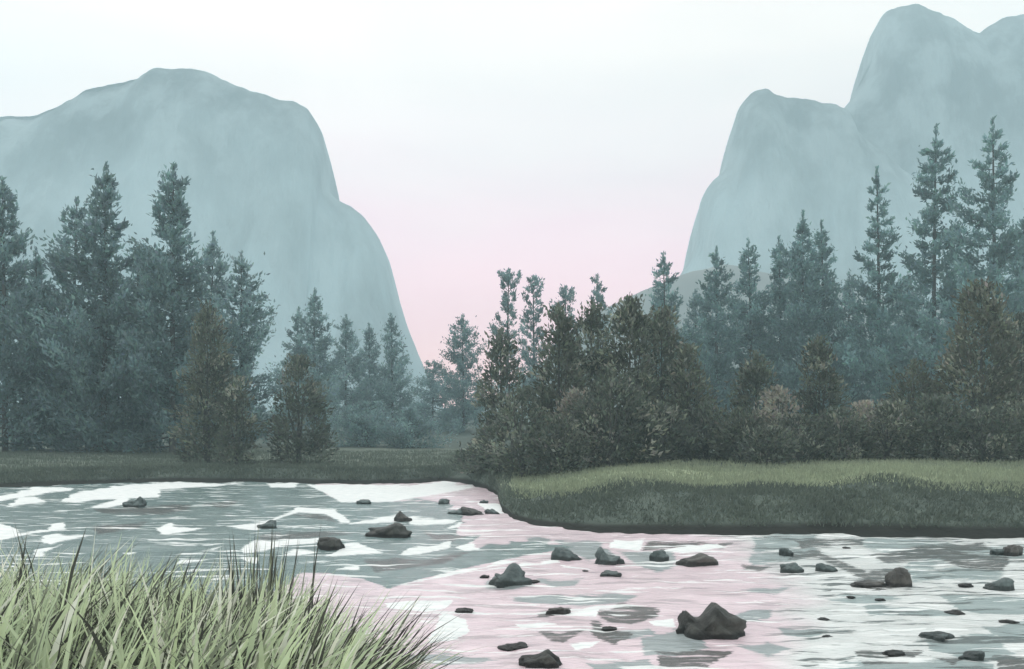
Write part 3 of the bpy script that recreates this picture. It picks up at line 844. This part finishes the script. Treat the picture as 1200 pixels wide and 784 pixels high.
r2 = np.random.default_rng(44)
small = []
while len(small) < 18:
    px, py = r2.uniform(480, 1195), r2.uniform(640, 780)
    if py > np.interp(px, SHORE[:, 0], SHORE[:, 1]) + 12 and all(abs(px - q[0]) > 26 or abs(py - q[1]) > 12 for q in ROCKS) and abs(px - 833) > 70:
        small.append((px, py))
pebble = None
for i, (px, py) in enumerate(small):
    x, Y = on_plane(px, py)
    if pebble is None:
        v = ICO_V.copy()
        for j in range(len(v)):
            p = Vector(v[j]); v[j] = np.array(p) * (1 + 0.4 * mnoise.noise(p * 1.4) + 0.15 * mnoise.noise(p * 4))
        v[:, 2] *= 0.4
        pebble = o = link_mesh('pebble', v * 0.1, ICO_F, M_ROCK_BLACK, smooth=True)
    else:
        o = pebble.copy(); COL.objects.link(o)
    o.location = (x, Y, 0.005)
    k = r2.uniform(0.45, 1.15)
    o.scale = (k * 1.3, k, k)
    o.rotation_euler = (0, 0, r2.uniform(0, 6.28))
    tag(o, 'tiny dark stone just breaking the surface of the shallow river', 'stone', 'tiny dark stones scattered in the shallows')

# ------------------------------------------------------------------ near bank and its grass
def near_top(x, y):
    """height of the near bank; it drops under the water on its far and right side"""
    edge = np.interp(x, [-12, -6, -3, -1.4, -0.6, 0.2, 1.5, 4], [11.0, 10.2, 9.6, 8.9, 7.6, 5.4, 3.6, 2.0])
    s = edge - y
    return 0.34 * np.tanh((s - 0.1) * 1.2) + 0.03 * np.clip(s, 0, 10) + 0.02


bx = np.linspace(-12, 5, 120); by = np.linspace(-4, 12, 110)
V = []
for y in by:
    for x in bx:
        V.append((x, y, float(near_top(x, y)) + 0.05 * fbm(x * 0.9, y * 0.9, 4.4, 4)))
FA = [(r * 120 + c, r * 120 + c + 1, (r + 1) * 120 + c + 1, (r + 1) * 120 + c) for r in range(109) for c in range(119)]
_k = NT('grassy near bank soil', 0.95, 0.1)
_k.base(_k.mix(_k.noise(3, 5, _k.coord()), (0.05, 0.055, 0.04), (0.20, 0.22, 0.13)))
tag(link_mesh('riverbank', V, FA, _k.m, smooth=True), 'low near bank of dark soil under the tall pale grass', 'riverbank', kind='structure')

PALE = np.array((0.50, 0.585, 0.41)); STRAW = np.array((0.70, 0.71, 0.64)); DARKB = np.array((0.055, 0.058, 0.052)); MIDB = np.array((0.20, 0.225, 0.175))


def blades(B, az, L, W, bend, lean, cols, seg=6):
    """curved tapering blades. B base points, az direction of lean, lean/bend in radians"""
    n = len(B)
    dirh = np.stack([np.cos(az), np.sin(az), np.zeros(n)], 1)
    side = np.stack([-np.sin(az), np.cos(az), np.zeros(n)], 1)
    tw = rng.uniform(-0.9, 0.9, n) + math.pi / 2
    side = side * np.cos(tw)[:, None] * 0.4 + np.array((1.0, 0, 0)) * np.abs(np.sin(tw))[:, None]
    side = unit(side)
    P = B.copy()
    V = np.zeros((n, seg + 1, 2, 3))
    for s in range(seg + 1):
        t = s / seg
        wd = W * (1 - t ** 1.6) * (0.65 + 0.7 * min(1, t * 3) * 0.5)
        V[:, s, 0] = P - side * (wd * 0.5)[:, None]
        V[:, s, 1] = P + side * (wd * 0.5)[:, None]
        ang = lean + bend * (t ** 1.3)
        P = P + (dirh * np.sin(ang)[:, None] + np.array((0, 0, 1.0)) * np.cos(ang)[:, None]) * (L / seg)[:, None]
    idx = np.arange(n * (seg + 1) * 2).reshape(n, seg + 1, 2)
    FA = np.stack([idx[:, :-1, 0], idx[:, :-1, 1], idx[:, 1:, 1], idx[:, 1:, 0]], -1).reshape(-1, 4)
    dry = (rng.uniform(size=n) ** 1.5)[:, None, None] * (np.linspace(0, 1, seg + 1) ** 2.5)[None, :, None]       # dry straw tips
    C = cols[:, None, :] * (1 - 0.6 * dry) + 0.6 * dry * np.minimum(cols * 1.1 + 0.03, 0.8)[:, None, :] * np.array((1.06, 1.0, 0.88))
    C = np.repeat(C.reshape(-1, 3), 2, axis=0)
    return V.reshape(-1, 3), FA, C


def near_h(x, y):
    return near_top(x, y)


# the pale grass mass
N = 8200
yy = rng.uniform(5.2, 9.4, N); pxx = rng.uniform(-130, 388, N)
xx = (pxx - CX) / F * yy
zz = near_h(xx, yy)
topy = np.interp(pxx, [-130, 0, 60, 150, 300, 345, 375, 400], [658, 661, 664, 668, 684, 698, 718, 748]) + rng.normal(0, 13, N) + 10
zt = EYE - (topy - HY) / F * yy
Lb = np.clip((zt - zz) * rng.uniform(0.72, 1.04, N), 0.25, 1.5)
ok = (zz > 0.1)
which = rng.choice(4, N, p=[0.56, 0.13, 0.13, 0.18])
cc = np.stack([PALE, STRAW, DARKB, MIDB])[which] * rng.uniform(0.8, 1.2, N)[:, None]
v, f, c = blades(np.stack([xx, yy, zz - 0.03], 1)[ok], rng.normal(0.2, 0.9, N)[ok] + np.where(rng.uniform(size=N) < 0.25, math.pi, 0)[ok], Lb[ok] * 1.14, (0.016 + 0.062 * rng.uniform(size=N) ** 2.0)[ok], rng.gamma(2.4, 0.54, N)[ok], np.abs(rng.normal(0.08, 0.10, N))[ok], cc[ok])
tag(link_mesh('grass', v, f, M_GRASS, cols=c), 'mass of tall pale green grass along the near left bank', 'grass', kind='stuff')

TUSSOCKS = [
    # px, depth, top py, blades, mean azimuth, spread, bend, lean, dark share, label
    (302, 6.6, 626, 150, 1.4, 1.2, 0.10, 0.03, 0.62, 'upright spiky tuft of dark blades, tallest of the near grass'),
    (372, 5.9, 700, 240, 0.15, 0.5, 1.35, 0.15, 0.55, 'arching tuft drooping to the right at the river end of the grass'),
    (4, 6.0, 642, 130, 0.1, 0.4, 1.5, 0.05, 0.6, 'curled dark tuft bowing right at the left edge of the view'),
    (42, 7.2, 628, 40, 2.9, 0.3, 0.55, 0.05, 0.5, 'thin tuft of long blades sweeping left near the left edge'),
    (72, 6.0, 660, 120, 0.1, 0.3, 1.2, 0.0, 0.8, 'dark hooked tuft between the thin sweeping tuft and the arched pair'),
    (345, 6.4, 668, 70, 0.0, 0.25, 0.08, 0.50, 0.75, 'stiff dark tuft leaning right, between the upright tuft and the drooping one'),
    (360, 6.3, 690, 50, 0.0, 0.3, 0.30, 0.45, 0.5, 'low tuft of long blades reaching right over the rosy water'),
    (160, 6.0, 668, 110, 2.6, 0.8, 0.5, 0.05, 0.65, 'dark tuft in the middle of the pale grass, beside green broad blades'),
    (205, 5.8, 696, 130, 0.4, 0.9, 0.6, 0.08, 0.7, 'dark tuft left of the tallest upright tuft'),
    (250, 5.7, 706, 130, 0.5, 1.0, 0.9, 0.05, 0.7, 'low dark tuft at the foot of the tallest upright tuft'),
    (110, 5.6, 704, 130, 0.9, 0.9, 0.5, 0.10, 0.75, 'low dark tuft near the bottom edge below the dark hooked tuft'),
    (325, 5.7, 708, 120, 0.3, 0.8, 0.8, 0.05, 0.6, 'dark tuft bowing right below the stiff leaning tuft'),
]
for (px, Y, top, n, az, spd, bd, ln, dk, lab) in TUSSOCKS:
    x = (px - CX) / F * Y
    z = float(near_h(x, Y)) - 0.04
    H = EYE - (top - HY) / F * Y - z
    r = 0.10
    B = np.stack([rng.normal(0, r, n), rng.normal(0, r * 0.7, n), np.zeros(n)], 1)
    bend = bd * rng.uniform(0.5, 1.3, n)
    lean = ln + np.abs(rng.normal(0, 0.08, n))
    avg = lean.mean() + bend.mean() * 0.45
    L = H * (1.0 if ln > 0.4 else (1.14 if bd > 1 else 1.03 / math.cos(min(avg, 0.7)))) * rng.uniform(0.55, 1.04, n)
    w = rng.uniform(size=n)
    cc = np.where((w < dk)[:, None], DARKB * 1.0, np.where((w < dk + 0.15)[:, None], MIDB, np.where((w < dk + 0.28)[:, None], STRAW, PALE))) * rng.uniform(0.75, 1.25, n)[:, None]
    v, f, c = blades(B, rng.normal(az, spd, n), L, 0.012 + 0.034 * rng.uniform(size=n) ** 1.5, bend, lean, cc)
    o = link_mesh('grass_tuft', v, f, M_GRASS, cols=c, loc=(x, Y, z))
    tag(o, lab, 'grass tuft', 'distinct tufts standing out of the near grass')

# short turf on the far meadows: one mass nobody could count
N = 64000
pxx = rng.uniform(-260, 1600, N)
right = pxx > 600
ss_ = np.where(right, rng.uniform(3.6, 19, N), rng.uniform(1.6, 26, N))
yy = shore_y(pxx) + ss_
xx = (pxx - CX) / F * yy
zz = ground_z(pxx, yy)
start = np.interp(pxx, [500, 590, 640, 760, 900, 1000, 1120, 1200], [1.6, 1.5, 4.4, 5.4, 5.2, 4.6, 4.2, 2.6])
ok = (ss_ > start + rng.normal(0, 0.5, N))
TC = np.where(right[:, None], np.array((0.235, 0.27, 0.20)), np.array((0.11, 0.135, 0.115))) * rng.uniform(0.82, 1.18, N)[:, None]
v, f, c = blades(np.stack([xx, yy, zz - 0.03], 1)[ok], rng.uniform(0, 6.28, N)[ok], rng.uniform(0.10, 0.26, N)[ok], rng.uniform(0.03, 0.06, N)[ok], rng.uniform(0.2, 1.0, N)[ok], rng.uniform(0, 0.4, N)[ok], TC[ok], seg=2)
n2 = 38000
p2 = rng.uniform(-260, 1600, n2)
r2 = p2 > 590
s2 = np.where(r2, rng.uniform(0.25, 6.0, n2), rng.uniform(0.3, 3.0, n2))
y2 = shore_y(p2) + s2
x2 = (p2 - CX) / F * y2
z2 = ground_z(p2, y2)
k2 = rng.uniform(size=n2) < np.clip(s2 / 0.8, 0.45, 1)
D2 = np.array((0.105, 0.128, 0.110)) * rng.uniform(0.8, 1.2, n2)[:, None]
v2, f2, c2 = blades(np.stack([x2, y2, z2 - 0.03], 1)[k2], rng.normal(-1.57, 0.9, n2)[k2], rng.uniform(0.08, 0.26, n2)[k2], rng.uniform(0.025, 0.055, n2)[k2], rng.uniform(0.5, 1.5, n2)[k2], rng.uniform(0.1, 0.7, n2)[k2], D2[k2], seg=3)
f = np.concatenate([f, f2 + len(v)]); v = np.concatenate([v, v2]); c = np.concatenate([c, c2])
tag(link_mesh('grass', v, f, M_GRASS, cols=c), 'short meadow grass on the tops and faces of the far banks', 'grass', kind='stuff')

# ------------------------------------------------------------------ the air in the valley
HV = [(sx, sy, sz) for sz in (-2.0, 330.0) for sy in (-40.0, 1030.0) for sx in (-1100.0, 1100.0)]
HF = [(0, 2, 3, 1), (4, 5, 7, 6), (0, 1, 5, 4), (2, 6, 7, 3), (0, 4, 6, 2), (1, 3, 7, 5)]
hm = bpy.data.materials.new('valley haze')
hm.use_nodes = True
hn = hm.node_tree.nodes
hn.clear()
ho = hn.new('ShaderNodeOutputMaterial')
pv = hn.new('ShaderNodeVolumePrincipled')
pv.inputs['Color'].default_value = (*HAZE_COLOR, 1)
pv.inputs['Density'].default_value = HAZE_DENSITY
pv.inputs['Anisotropy'].default_value = 0.0
hm.node_tree.links.new(pv.outputs[0], ho.inputs['Volume'])
haze = link_mesh('haze', HV, HF, hm)
tag(haze, 'pale blue morning haze filling the whole valley', 'haze', kind='stuff')
